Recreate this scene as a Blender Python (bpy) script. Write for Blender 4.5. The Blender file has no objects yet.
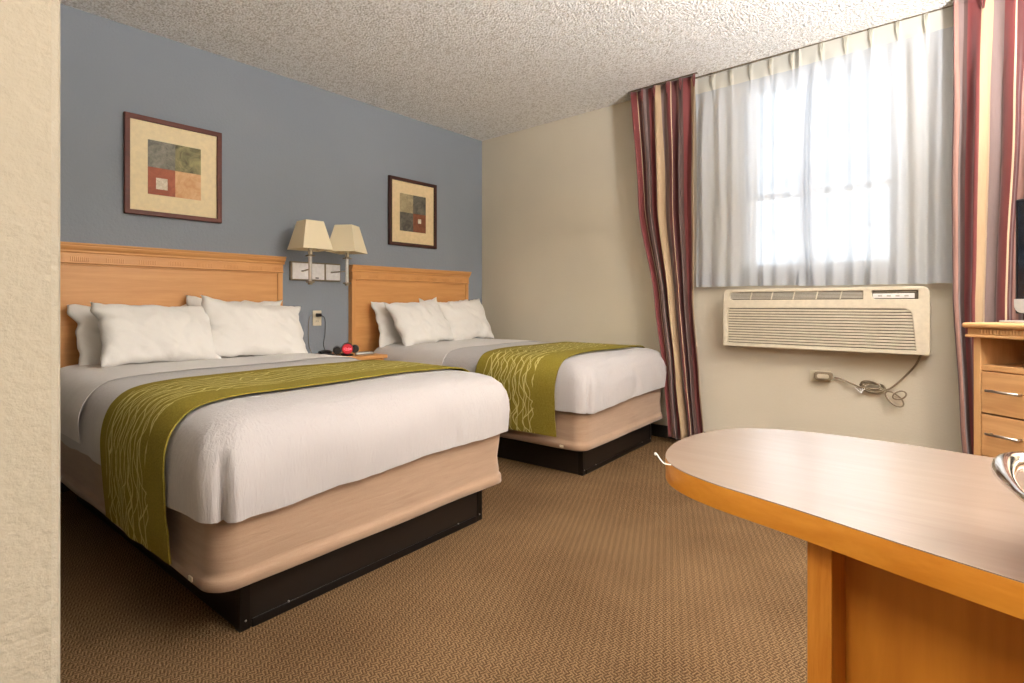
import bpy, bmesh, math, random
from mathutils import Vector, Matrix, noise
random.seed(7)
PI = math.pi
scene = bpy.context.scene
col = scene.collection

# ------------------------------------------------------------------ colour / materials
def lin(c):
    return tuple(((v/255)/12.92 if v/255 <= .04045 else ((v/255+.055)/1.055)**2.4) for v in c) + (1,)

class NT:
    def __init__(s, name):
        s.m = bpy.data.materials.new(name); s.m.use_nodes = True
        s.t = s.m.node_tree; s.n = s.t.nodes; s.l = s.t.links
        s.b = s.n['Principled BSDF']; s.out = s.n['Material Output']
    def new(s, typ, **kw):
        nd = s.n.new(typ)
        for k, v in kw.items(): setattr(nd, k, v)
        return nd
    def link(s, a, b): s.l.new(a, b)
    def coord(s, kind='Object', scale=(1, 1, 1), rot=(0, 0, 0)):
        tc = s.new('ShaderNodeTexCoord'); mp = s.new('ShaderNodeMapping')
        mp.inputs['Scale'].default_value = scale; mp.inputs['Rotation'].default_value = rot
        s.link(tc.outputs[kind], mp.inputs['Vector']); return mp.outputs['Vector']
    def noise(s, vec, scale, detail=3, rough=.5, dist=0):
        nd = s.new('ShaderNodeTexNoise'); nd.inputs['Scale'].default_value = scale
        nd.inputs['Detail'].default_value = detail; nd.inputs['Roughness'].default_value = rough
        nd.inputs['Distortion'].default_value = dist
        s.link(vec, nd.inputs['Vector']); return nd.outputs['Fac']
    def ramp(s, fac, stops, interp='LINEAR'):
        r = s.new('ShaderNodeValToRGB'); r.color_ramp.interpolation = interp
        e = r.color_ramp.elements
        while len(e) < len(stops): e.new(.5)
        for i, (p, c) in enumerate(stops): e[i].position = p; e[i].color = c
        s.link(fac, r.inputs['Fac']); return r.outputs['Color']
    def math(s, op, a, b=None, c=None, clamp=False):
        m = s.new('ShaderNodeMath', operation=op, use_clamp=clamp)
        for i, v in enumerate((a, b, c)):
            if v is None: continue
            if isinstance(v, (int, float)): m.inputs[i].default_value = v
            else: s.link(v, m.inputs[i])
        return m.outputs[0]
    def mix(s, fac, a, b):
        m = s.new('ShaderNodeMix', data_type='RGBA')
        for i, v in ((0, fac), (6, a), (7, b)):
            if isinstance(v, (int, float, tuple)): m.inputs[i].default_value = v
            else: s.link(v, m.inputs[i])
        return m.outputs[2]
    def bump(s, h, strength, dist=.01):
        b = s.new('ShaderNodeBump'); b.inputs['Strength'].default_value = strength
        b.inputs['Distance'].default_value = dist
        s.link(h, b.inputs['Height']); s.link(b.outputs[0], s.b.inputs['Normal'])
    def base(s, c):
        if isinstance(c, tuple): s.b.inputs['Base Color'].default_value = c
        else: s.link(c, s.b.inputs['Base Color'])
    def set(s, rough=.5, metal=0, spec=None, sheen=None, coat=None):
        s.b.inputs['Roughness'].default_value = rough; s.b.inputs['Metallic'].default_value = metal
        if spec is not None: s.b.inputs['Specular IOR Level'].default_value = spec
        if sheen is not None: s.b.inputs['Sheen Weight'].default_value = sheen
        if coat is not None: s.b.inputs['Coat Weight'].default_value = coat

def plain(name, rgb, rough=.5, metal=0, spec=None, nscale=40, var=.06, bump=0):
    t = NT(name); v = t.coord()
    f = t.noise(v, nscale, 3)
    c = lin(rgb); a = tuple(max(0, x*(1-var)) for x in c[:3])+(1,); b = tuple(min(1, x*(1+var)) for x in c[:3])+(1,)
    t.base(t.ramp(f, [(.3, a), (.7, b)])); t.set(rough, metal, spec)
    if bump: t.bump(f, bump, .003)
    return t.m

def wall_mat(name, rgb, bs=.25, sc=70):
    t = NT(name); v = t.coord()
    f = t.noise(v, sc, 4, .6); g = t.noise(v, 1.3, 3)
    c = lin(rgb); d = tuple(x*.93 for x in c[:3])+(1,)
    t.base(t.ramp(g, [(.3, d), (.7, c)])); t.set(.75, 0, .25); t.bump(f, bs, .006); return t.m

def wood(name, dark, light, axis='x', rough=.38, sc=1.0, coat=0):
    t = NT(name)
    s = {'x': (1.2, 14, 14), 'y': (14, 1.2, 14), 'z': (14, 14, 1.2)}[axis]
    s = tuple(q*sc for q in s)
    v = t.coord('Object', s)
    f = t.noise(v, 1.6, 5, .6, .6); g = t.noise(v, 9, 4, .6)
    mx = t.math('ADD', t.math('MULTIPLY', f, .75), t.math('MULTIPLY', g, .25))
    t.base(t.ramp(mx, [(.32, lin(dark)), (.66, lin(light))])); t.set(rough, 0, .45, coat=coat)
    t.bump(g, .05, .002); return t.m

M = {}
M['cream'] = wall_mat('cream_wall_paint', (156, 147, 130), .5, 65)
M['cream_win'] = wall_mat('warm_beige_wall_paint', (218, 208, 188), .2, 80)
M['blue'] = wall_mat('blue_grey_wall_paint', (142, 149, 158), .35, 70)
t = NT('popcorn_ceiling'); v = t.coord()
vo = t.new('ShaderNodeTexVoronoi'); vo.inputs['Scale'].default_value = 75; t.link(v, vo.inputs['Vector'])
f = t.noise(v, 58, 3, .7)
h = t.math('ADD', t.math('MULTIPLY', t.math('SUBTRACT', 1, vo.outputs['Distance']), .7), f)
t.base(t.ramp(f, [(.40, lin((220, 215, 206))), (.52, lin((252, 250, 246)))])); t.set(.95, 0, .1); t.bump(h, .65, .03); M['ceiling'] = t.m

# carpet: woven basket pattern of short dashes
t = NT('brown_woven_carpet'); v = t.coord('Object', (1, 1, 1), (0, 0, .35))
wob = t.new('ShaderNodeTexNoise'); wob.inputs['Scale'].default_value = 30; t.link(v, wob.inputs['Vector'])
va = t.new('ShaderNodeVectorMath', operation='SCALE'); t.link(wob.outputs['Color'], va.inputs[0]); va.inputs['Scale'].default_value = .012
vb = t.new('ShaderNodeVectorMath', operation='ADD'); t.link(v, vb.inputs[0]); t.link(va.outputs[0], vb.inputs[1])
ch = t.new('ShaderNodeTexChecker'); ch.inputs['Scale'].default_value = 54; t.link(vb.outputs[0], ch.inputs['Vector'])
sp = t.new('ShaderNodeSeparateXYZ'); t.link(vb.outputs[0], sp.inputs[0])
def stripes(o): return t.math('SINE', t.math('MULTIPLY', o, 2*PI*108))
sx, sy = stripes(sp.outputs[0]), stripes(sp.outputs[1])
sel = t.math('ADD', t.math('MULTIPLY', sx, ch.outputs['Fac']), t.math('MULTIPLY', sy, t.math('SUBTRACT', 1, ch.outputs['Fac'])))
fn = t.noise(v, 420, 3, .8)
big = t.noise(v, 2.2, 3)
mixv = t.math('ADD', t.math('MULTIPLY', sel, .08), t.math('ADD', t.math('MULTIPLY', fn, 1.0), t.math('MULTIPLY', big, .12)))
t.base(t.ramp(mixv, [(.34, lin((34, 21, 11))), (.55, lin((98, 73, 48))), (.78, lin((176, 145, 107)))])); t.set(.95, 0, .05)
t.bump(mixv, .6, .01); M['carpet'] = t.m

M['beech'] = wood('honey_beech_veneer', (206, 146, 86), (220, 162, 100), 'x', .42)
M['beech_z'] = wood('honey_beech_upright', (206, 146, 86), (220, 162, 100), 'z', .42)
M['maple_edge'] = wood('amber_maple_edge', (196, 122, 30), (218, 150, 54), 'y', .4)
M['maple_panel'] = wood('amber_maple_panel', (178, 106, 26), (206, 136, 46), 'z', .4, .45)
M['maple_post'] = wood('amber_maple_post', (186, 114, 34), (210, 142, 56), 'z', .4, 2.5)
M['desk_top'] = wood('pale_maple_laminate', (134, 113, 97), (146, 127, 111), 'y', .3, 1.5)
M['desk_top'].node_tree.nodes['Principled BSDF'].inputs['Coat Weight'].default_value = 1; M['desk_top'].node_tree.nodes['Principled BSDF'].inputs['Coat Roughness'].default_value = .22; M['desk_top'].node_tree.nodes['Principled BSDF'].inputs['Coat IOR'].default_value = 1.7
M['dresser'] = wood('light_beech_dresser', (198, 146, 92), (222, 174, 120), 'x', .42)
M['dresser_z'] = wood('light_beech_dresser_upright', (200, 150, 96), (222, 176, 122), 'z', .42)
M['dresser_in'] = wood('beech_shelf_interior', (150, 104, 64), (172, 124, 80), 'x', .5)
M['dark_base'] = plain('black_brown_laminate', (24, 18, 14), .4)
M['dark_trim'] = plain('black_metal_corner', (22, 18, 16), .3, .3)
M['rubber'] = plain('black_vinyl_baseboard', (38, 34, 32), .5)
M['steel'] = plain('brushed_steel', (196, 192, 186), .28, 1)
M['nickel'] = plain('satin_nickel', (150, 138, 118), .3, 1)
M['nickel_bright'] = plain('bright_nickel_plate', (246, 244, 244), .3, .3)
M['chrome'] = plain('polished_chrome', (215, 205, 195), .12, 1)
M['amber'] = wood('glossy_amber_wood', (176, 96, 18), (220, 146, 50), 'x', .15, 1, .5)
M['black'] = plain('black_plastic', (20, 19, 20), .35)
M['screen'] = plain('dark_blue_screen_glass', (18, 24, 34), .08, 0, .8)
M['grey_plastic'] = plain('silver_grey_plastic', (188, 186, 182), .35, .2)
M['ivory'] = plain('ivory_plastic', (222, 212, 186), .4)
M['ac'] = plain('almond_plastic', (206, 194, 172), .42)
M['ac_dark'] = plain('dark_vent_interior', (92, 82, 68), .6)
M['ac_grille'] = plain('grey_vent_grille', (178, 170, 156), .5)
M['cord_grey'] = plain('taupe_cord_rubber', (132, 116, 92), .5)
M['white_paint'] = plain('white_window_vinyl', (236, 236, 234), .4)
M['white_plastic'] = plain('white_plastic', (240, 238, 234), .4)
M['red_led'] = None
t = NT('red_lit_display'); t.base(lin((120, 10, 16))); t.b.inputs['Emission Color'].default_value = lin((255, 40, 60)); t.b.inputs['Emission Strength'].default_value = .35; M['red_led'] = t.m
t = NT('red_lit_digits'); t.base(lin((255, 120, 130))); t.b.inputs['Emission Color'].default_value = lin((255, 120, 140)); t.b.inputs['Emission Strength'].default_value = 1.2; M['red_digit'] = t.m
M['frame_a'] = wood('mahogany_frame', (78, 30, 17), (102, 44, 26), 'x', .5)
M['frame_b'] = wood('dark_walnut_frame', (54, 25, 17), (72, 35, 24), 'x', .5)
M['mat_a'] = plain('cream_mat_board', (238, 220, 180), .8)
M['mat_b'] = plain('tan_mat_board', (230, 206, 162), .8)
def art(name, c1, c2, sc, c3=None):
    t = NT(name); v = t.coord(); f = t.noise(v, sc, 5, .65, 1.2)
    st = [(.35, lin(c1)), (.62, lin(c2))] + ([(.7, lin(c3))] if c3 else [])
    t.base(t.ramp(f, st)); t.set(.6); return t.m
M['art_grey'] = art('grey_brushed_panel', (98, 94, 84), (142, 138, 124), 26)
M['art_green'] = art('misty_green_panel', (70, 64, 40), (166, 158, 108), 9)
M['art_red'] = art('rust_red_panel', (146, 72, 46), (178, 98, 66), 12)
M['art_peach'] = art('peach_wash_panel', (206, 150, 100), (226, 186, 138), 14)
M['art_white'] = art('white_stamp_panel', (190, 176, 150), (232, 224, 208), 60)
M['art_pale'] = art('pale_hatched_panel', (138, 124, 94), (176, 160, 124), 18)
M['art_brown'] = art('brown_panel', (110, 62, 40), (140, 84, 56), 12)
M['art_slate'] = art('slate_panel', (70, 66, 58), (110, 104, 92), 16)

# fabrics
def sheet(name, rgb, kind):
    t = NT(name); t.base(lin(rgb)); t.set(.85, 0, .15, sheen=.3)
    if kind == 'seersucker':
        v = t.coord('Object', (70, 70, 9)); a = t.noise(v, 1, 4, .6, .8)
        w = t.coord('Object', (24, 12, 8)); b = t.noise(w, 1, 3, .6)
        t.bump(t.math('ADD', a, t.math('MULTIPLY', b, .8)), .4, .010)
    else:
        v = t.coord('Object', (6, 9, 6)); a = t.noise(v, 1.6, 4, .55, .4); t.bump(a, .35, .02)
    return t.m
M['cover'] = sheet('white_seersucker_cotton', (180, 174, 172), 'seersucker')
M['sheet'] = sheet('white_cotton_sheet', (212, 206, 202), 'smooth')
M['pillow'] = sheet('white_pillowcase_cotton', (242, 239, 234), 'smooth')
t = NT('tan_box_spring_fabric'); v = t.coord('Object', (3, 3, 30)); f = t.noise(v, 2, 4, .6, .5); v2 = t.coord('Object', (1, 1, 1)); g = t.noise(v2, 260, 3)
t.base(t.ramp(t.math('ADD', t.math('MULTIPLY', f, .7), t.math('MULTIPLY', g, .3)), [(.3, lin((150, 122, 99))), (.7, lin((166, 137, 113)))])); t.set(.8, 0, .2, sheen=.3); t.bump(f, .15, .008); M['boxspring'] = t.m

# olive runner with tangled pale wavy lines; UV.x = metres along, UV.y = 0..1 across
t = NT('olive_runner_with_wavy_lines'); uv = t.new('ShaderNodeTexCoord').outputs['UV']
s = t.new('ShaderNodeSeparateXYZ'); t.link(uv, s.inputs[0]); U, V = s.outputs[0], s.outputs[1]
tot = None
for k, (N, fr, amp, w, off) in enumerate([(12, 4.6, 3.8, .05, 0), (11, 5.6, 4.4, .05, 7.3), (10, 6.6, 4.0, .05, 15.1)]):
    cv = t.new('ShaderNodeCombineXYZ'); t.link(t.math('MULTIPLY_ADD', U, fr, off), cv.inputs[0]); t.link(t.math('MULTIPLY', V, 2.2), cv.inputs[1])
    nz = t.noise(cv.outputs[0], 1, 1, .4)
    val = t.math('ADD', t.math('MULTIPLY', V, N), t.math('MULTIPLY', nz, amp))
    fr_ = t.math('ABSOLUTE', t.math('SUBTRACT', t.math('FRACT', val), .5))
    ln = t.math('LESS_THAN', fr_, w)
    tot = ln if tot is None else t.math('MAXIMUM', tot, ln)
mask = t.math('MULTIPLY', t.math('GREATER_THAN', V, .24), t.math('LESS_THAN', V, .90))
fac = t.math('MULTIPLY', t.math('MULTIPLY', tot, mask), .8)
vv = t.coord('Object'); g = t.noise(vv, 180, 3)
gb = t.ramp(g, [(.3, lin((122, 108, 36))), (.7, lin((146, 130, 54)))])
t.base(t.mix(fac, gb, lin((210, 196, 128)))); t.set(.8, 0, .12); t.bump(g, .25, .004); M['runner'] = t.m

# striped drapes ; UV.x in metres of cloth
def stripe_mat(name, order, period):
    t = NT(name); uv = t.new('ShaderNodeTexCoord').outputs['UV']; s = t.new('ShaderNodeSeparateXYZ'); t.link(uv, s.inputs[0])
    f = t.math('FRACT', t.math('DIVIDE', s.outputs[0], period))
    C = {'red': (116, 48, 47), 'tan': (182, 154, 120), 'taupe': (120, 100, 96), 'maroon': (92, 44, 44), 'cream': (208, 184, 152), 'brown': (72, 48, 42), 'pink': (156, 116, 104)}
    tot = sum(w_ for _, w_ in order); p = 0; st = []
    for c, w in order: st.append((p/tot, lin(C[c]))); p += w
    c = t.ramp(f, st, 'CONSTANT')
    v = t.coord('Object', (60, 60, 4)); g = t.noise(v, 3, 3, .6)
    c2 = t.mix(t.math('MULTIPLY', g, .25), c, lin((60, 40, 36)))
    t.base(c2); t.set(.6, 0, .3, sheen=.3)
    t.bump(g, .12, .003)
    return t.m
ORD = [('red', .10), ('tan', .085), ('taupe', .08), ('red', .07), ('cream', .010), ('maroon', .07), ('pink', .03), ('taupe', .04), ('brown', .03)]
M['drape'] = stripe_mat('burgundy_tan_striped_drape', ORD, .44)
def sheer_mat(name, fac, rgb):
    t = NT(name); n = t.n
    tr = t.new('ShaderNodeBsdfTransparent'); tl = t.new('ShaderNodeBsdfTranslucent'); df = t.new('ShaderNodeBsdfDiffuse')
    tl.inputs[0].default_value = lin(rgb); df.inputs[0].default_value = lin(rgb)
    v = t.coord('Object', (1, 160, 160)); f = t.noise(v, 3, 2)
    m1 = t.new('ShaderNodeMixShader'); m1.inputs[0].default_value = .5; t.link(tl.outputs[0], m1.inputs[1]); t.link(df.outputs[0], m1.inputs[2])
    m2 = t.new('ShaderNodeMixShader'); t.link(t.math('ADD', fac-.05, t.math('MULTIPLY', f, .1)), m2.inputs[0]); t.link(tr.outputs[0], m2.inputs[1]); t.link(m1.outputs[0], m2.inputs[2])
    t.link(m2.outputs[0], t.out.inputs['Surface']); n.remove(t.b); return t.m
M['sheer'] = sheer_mat('white_sheer_voile', .72, (214, 217, 222))
M['sheer_band'] = sheer_mat('cream_sheer_heading', .82, (228, 224, 212))
t = NT('lamp_shade_linen'); t.base(lin((240, 226, 194))); t.set(.8, 0, .2); v = t.coord('Object', (1, 1, 1)); t.bump(t.noise(v, 220, 2), .2, .002); M['shade'] = t.m
t = NT('window_glass'); n = t.n
tr = t.new('ShaderNodeBsdfTransparent'); gl = t.new('ShaderNodeBsdfGlossy'); gl.inputs['Roughness'].default_value = .02
fr = t.new('ShaderNodeFresnel'); mx = t.new('ShaderNodeMixShader'); t.link(fr.outputs[0], mx.inputs[0]); t.link(tr.outputs[0], mx.inputs[1]); t.link(gl.outputs[0], mx.inputs[2]); t.link(mx.outputs[0], t.out.inputs['Surface']); n.remove(t.b); M['glass'] = t.m

# ------------------------------------------------------------------ helpers
def link(name, me, mat, parent=None, smooth=False, bevel=0, seg=2, auto=True):
    o = bpy.data.objects.new(name, me); col.objects.link(o)
    for m in (mat if isinstance(mat, list) else [mat]): me.materials.append(m)
    if parent: o.parent = parent
    if smooth:
        for p in me.polygons: p.use_smooth = True
    if bevel:
        b = o.modifiers.new('bevel', 'BEVEL'); b.width = bevel; b.segments = seg; b.limit_method = 'ANGLE'; b.angle_limit = .6
    return o
def obj(name, bm, mat, parent=None, smooth=False, bevel=0, seg=2):
    me = bpy.data.meshes.new(name); bmesh.ops.recalc_face_normals(bm, faces=bm.faces[:]); bm.to_mesh(me); bm.free()
    return link(name, me, mat, parent, smooth, bevel, seg)
def box(bm, x0, x1, y0, y1, z0, z1):
    vs = [bm.verts.new((x, y, z)) for x in (x0, x1) for y in (y0, y1) for z in (z0, z1)]
    for f in ((0, 1, 3, 2), (4, 6, 7, 5), (0, 4, 5, 1), (2, 3, 7, 6), (0, 2, 6, 4), (1, 5, 7, 3)): bm.faces.new([vs[i] for i in f])
    return vs
def boxes(*bs):
    bm = bmesh.new()
    for b in bs: box(bm, *b)
    return bm
def tag(o, label=None, cat=None, group=None, kind=None):
    if label: o['label'] = label
    if cat: o['category'] = cat
    if group: o['group'] = group
    if kind: o['kind'] = kind
    return o
def thing(name, label, cat, loc=(0, 0, 0), rz=0, group=None):
    o = bpy.data.objects.new(name, None); col.objects.link(o); o.location = loc; o.rotation_euler = (0, 0, rz); o.empty_display_size = .1
    return tag(o, label, cat, group)
def struct(name, bm, mat, bevel=0):
    return tag(obj(name, bm, mat, None, False, bevel), kind='structure')
def tube(bm, pts, r, n=10, closed=False, caps=True):
    """swept round tube through points; r may be a list"""
    P = [Vector(p) for p in pts]; rings = []
    up = Vector((0, 0, 1)); prev = None
    for i, p in enumerate(P):
        if closed: d = P[(i+1) % len(P)] - P[i-1]
        else: d = P[min(i+1, len(P)-1)] - P[max(i-1, 0)]
        d.normalize()
        if prev is None:
            a = up if abs(d.dot(up)) < .95 else Vector((1, 0, 0)); s = d.cross(a).normalized()
        else: s = (prev - d*prev.dot(d)).normalized()
        prev = s; t2 = d.cross(s)
        rr = r[i] if isinstance(r, (list, tuple)) else r
        rings.append([bm.verts.new(p + (s*math.cos(a)+t2*math.sin(a))*rr) for a in [2*PI*k/n for k in range(n)]])
    m = len(rings)
    for i in range(m if closed else m-1):
        A, B = rings[i], rings[(i+1) % m]
        for k in range(n): bm.faces.new((A[k], A[(k+1) % n], B[(k+1) % n], B[k]))
    if caps and not closed: bm.faces.new(rings[0][::-1]); bm.faces.new(rings[-1])
def spline(pts, n=8):
    P = [Vector(p) for p in pts]; P = [2*P[0]-P[1]] + P + [2*P[-1]-P[-2]]; out = []
    for i in range(1, len(P)-2):
        for k in range(n):
            t = k/n; a, b, c, d = P[i-1:i+3]
            out.append(.5*((2*b)+(c-a)*t+(2*a-5*b+4*c-d)*t*t+(3*b-a-3*c+d)*t**3))
    out.append(P[-2]); return out
def lathe(bm, prof, cx=0, cy=0, n=24):
    rings = [[bm.verts.new((cx+r*math.cos(2*PI*k/n), cy+r*math.sin(2*PI*k/n), z)) for k in range(n)] for r, z in prof]
    for A, B in zip(rings, rings[1:]):
        for k in range(n): bm.faces.new((A[k], A[(k+1) % n], B[(k+1) % n], B[k]))
    bm.faces.new(rings[0][::-1]); bm.faces.new(rings[-1])
def rrect(x0, x1, y0, y1, r, n=8):
    out = []
    rs = r if isinstance(r, (list, tuple)) else (r,)*4
    for (cx, cy, a0, rr) in ((x1, y1, 0, rs[0]), (x0, y1, 90, rs[1]), (x0, y0, 180, rs[2]), (x1, y0, 270, rs[3])):
        sx = -1 if cx == x1 else 1; sy = -1 if cy == y1 else 1
        for k in range(n+1):
            a = math.radians(a0+90*k/n); out.append((cx+sx*rr+rr*math.cos(a), cy+sy*rr+rr*math.sin(a)))
    return out
def plate(name, outlines, thick, bev, mat, parent=None, mtx=None):
    """flat plate with holes from closed 2-D outlines, extruded by thick (centred), rounded edge"""
    cu = bpy.data.curves.new('tmp', 'CURVE'); cu.dimensions = '2D'; cu.fill_mode = 'BOTH'; cu.extrude = max(thick/2-bev, .0001); cu.bevel_depth = bev; cu.bevel_resolution = 2; cu.offset = -bev
    for ol in outlines:
        sp = cu.splines.new('POLY'); sp.points.add(len(ol)-1)
        for p, q in zip(sp.points, ol): p.co = (q[0], q[1], 0, 1)
        sp.use_cyclic_u = True
    o = bpy.data.objects.new('tmp', cu); col.objects.link(o)
    me = bpy.data.meshes.new_from_object(o.evaluated_get(bpy.context.evaluated_depsgraph_get()))
    bpy.data.objects.remove(o); bpy.data.curves.remove(cu)
    me.name = name; me.materials.clear()
    if mtx: me.transform(mtx)
    return link(name, me, mat, parent)
def smoothstep(a, b, x):
    t = max(0, min(1, (x-a)/(b-a))); return t*t*(3-2*t)
def interp(tab, x):
    if x <= tab[0][0]: return tab[0][1]
    for (a, b), (c, d) in zip(tab, tab[1:]):
        if x <= c:
            t = (x-a)/(c-a); t = t*t*(3-2*t)*.5+t*.5; return b+(d-b)*t
    return tab[-1][1]

# ------------------------------------------------------------------ room shell
BY, WX, CH = 3.837, 3.96, 2.70
RX0, RY0 = -2.6, -1.75          # far ends of the room behind the camera
struct('floor', boxes((RX0, WX, RY0, BY, -.1, 0)), M['carpet'])
struct('ceiling', boxes((RX0, WX, RY0, BY, CH, CH+.1)), M['ceiling'])
struct('wall_back', boxes((RX0, WX+.12, BY, BY+.12, 0, CH)), M['blue'])
wy0, wy1, wz0, wz1 = .335, 1.275, 1.225, 2.60
struct('wall_right', boxes((WX, WX+.14, RY0-.12, wy0, 0, CH), (WX, WX+.14, wy1, BY, 0, CH), (WX, WX+.14, wy0, wy1, 0, wz0), (WX, WX+.14, wy0, wy1, wz1, CH)), M['cream_win'])
struct('wall_front', boxes((RX0-.12, WX, RY0-.12, RY0, 0, CH)), M['cream'])
struct('wall_rear', boxes((RX0-.12, RX0, RY0, BY+.12, 0, CH)), M['cream'])
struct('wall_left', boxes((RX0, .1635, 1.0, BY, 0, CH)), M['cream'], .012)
bb = bmesh.new(); box(bb, WX-.012, WX, RY0, BY-.012, 0, .095); struct('baseboard_right', bb, M['rubber'], .004)
bb = bmesh.new(); box(bb, .161, WX-.012, BY-.012, BY, 0, .095); struct('baseboard_back', bb, M['rubber'], .004)

# window: outer frame, two sashes with meeting rail, glazing bars, panes, sill
w = bpy.data.objects.new('window_1', None); col.objects.link(w); w.location = (WX+.07, (wy0+wy1)/2, wz0); tag(w, kind='structure')
hw = (wy1-wy0)/2; hh = wz1-wz0; mr = .56
obj('window_frame', boxes((-.04, .05, -hw, -hw+.04, 0, hh), (-.04, .05, hw-.04, hw, 0, hh), (-.04, .05, -hw+.04, hw-.04, 0, .04), (-.04, .05, -hw+.04, hw-.04, hh-.04, hh)), M['white_paint'], w, bevel=.004)
def sash(x, z0, z1, nm):
    s = obj(nm, boxes((x-.015, x+.015, -hw+.04, -hw+.08, z0, z1), (x-.015, x+.015, hw-.08, hw-.04, z0, z1), (x-.015, x+.015, -hw+.08, hw-.08, z0, z0+.045), (x-.015, x+.015, -hw+.08, hw-.08, z1-.045, z1)), M['white_paint'], w, bevel=.003)
    obj('pane', boxes((x-.003, x+.003, -hw+.078, hw-.078, z0+.043, z1-.043)), M['glass'], s)
    zc = (z0+z1)/2
    obj('glazing_bar', boxes((x-.007, x+.007, -.006, .006, z0+.045, z1-.045), (x-.0065, x+.0065, -hw+.08, hw-.08, zc-.006, zc+.006)), M['white_paint'], s)
sash(-.012, .04, mr+.02, 'sash'); sash(.022, mr-.025, hh-.04, 'sash')
obj('window_sill', boxes((-.07, -.04, -hw+.001, hw-.001, 0, .018)), M['white_paint'], w, bevel=.004)

# ------------------------------------------------------------------ beds
def ring(hx, hy, r, cy, nx=36, ny=60, nc=10):
    """rounded rectangle, constant vertex count; returns (x,y,nx,ny)"""
    r = max(.004, min(r, hx-.002, hy-.002)); out = []
    def seg(a, b, n, nrm):
        for k in range(n): t = k/n; out.append((a[0]+(b[0]-a[0])*t, a[1]+(b[1]-a[1])*t, nrm[0], nrm[1]))
    def arc(cx, cyy, a0, n):
        for k in range(n): a = math.radians(a0+90*k/n); out.append((cx+r*math.cos(a), cyy+r*math.sin(a), math.cos(a), math.sin(a)))
    X, Y = hx-r, hy-r
    seg((hx, cy-Y), (hx, cy+Y), ny, (1, 0)); arc(X, cy+Y, 0, nc)
    seg((X, cy+hy), (-X, cy+hy), nx, (0, 1)); arc(-X, cy+Y, 90, nc)
    seg((-hx, cy+Y), (-hx, cy-Y), ny, (-1, 0)); arc(-X, cy-Y, 180, nc)
    seg((-X, cy-hy), (X, cy-hy), nx, (0, -1)); arc(X, cy-Y, 270, nc)
    return out
def shell(name, rings, mat, parent=None, cap_bottom=False):
    bm = bmesh.new(); R = [[bm.verts.new(p) for p in rg] for rg in rings]; n = len(R[0])
    for A, B in zip(R, R[1:]):
        for k in range(n): bm.faces.new((A[k], A[(k+1) % n], B[(k+1) % n], B[k]))
    bm.faces.new(R[-1])
    if cap_bottom: bm.faces.new(R[0][::-1])
    return obj(name, bm, mat, parent, True)

TOP = .715
# outward offset from the box-spring side, height
PROF = [(.030, .0), (.034, .05), (.036, .11), (.032, .16), (.022, .205), (.004, .245), (-.03, .28), (-.07, .297), (-.12, .3055), (-.18, .3105), (-.25, .313)]
def disp(x, y, z, seed, W):
    """shared cloth displacement (outward, up)"""
    n1 = noise.noise(Vector((x*5+seed, y*5, z*5))); n2 = noise.noise(Vector((x*13, y*13+seed, z*6)))
    n3 = noise.noise(Vector((x*2, y*2, seed)))
    side = 1-smoothstep(.55, .70, z)
    return (.010*n1+.005*n2)*side, (.008*n3+.003*n1)*(1-side)

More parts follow.
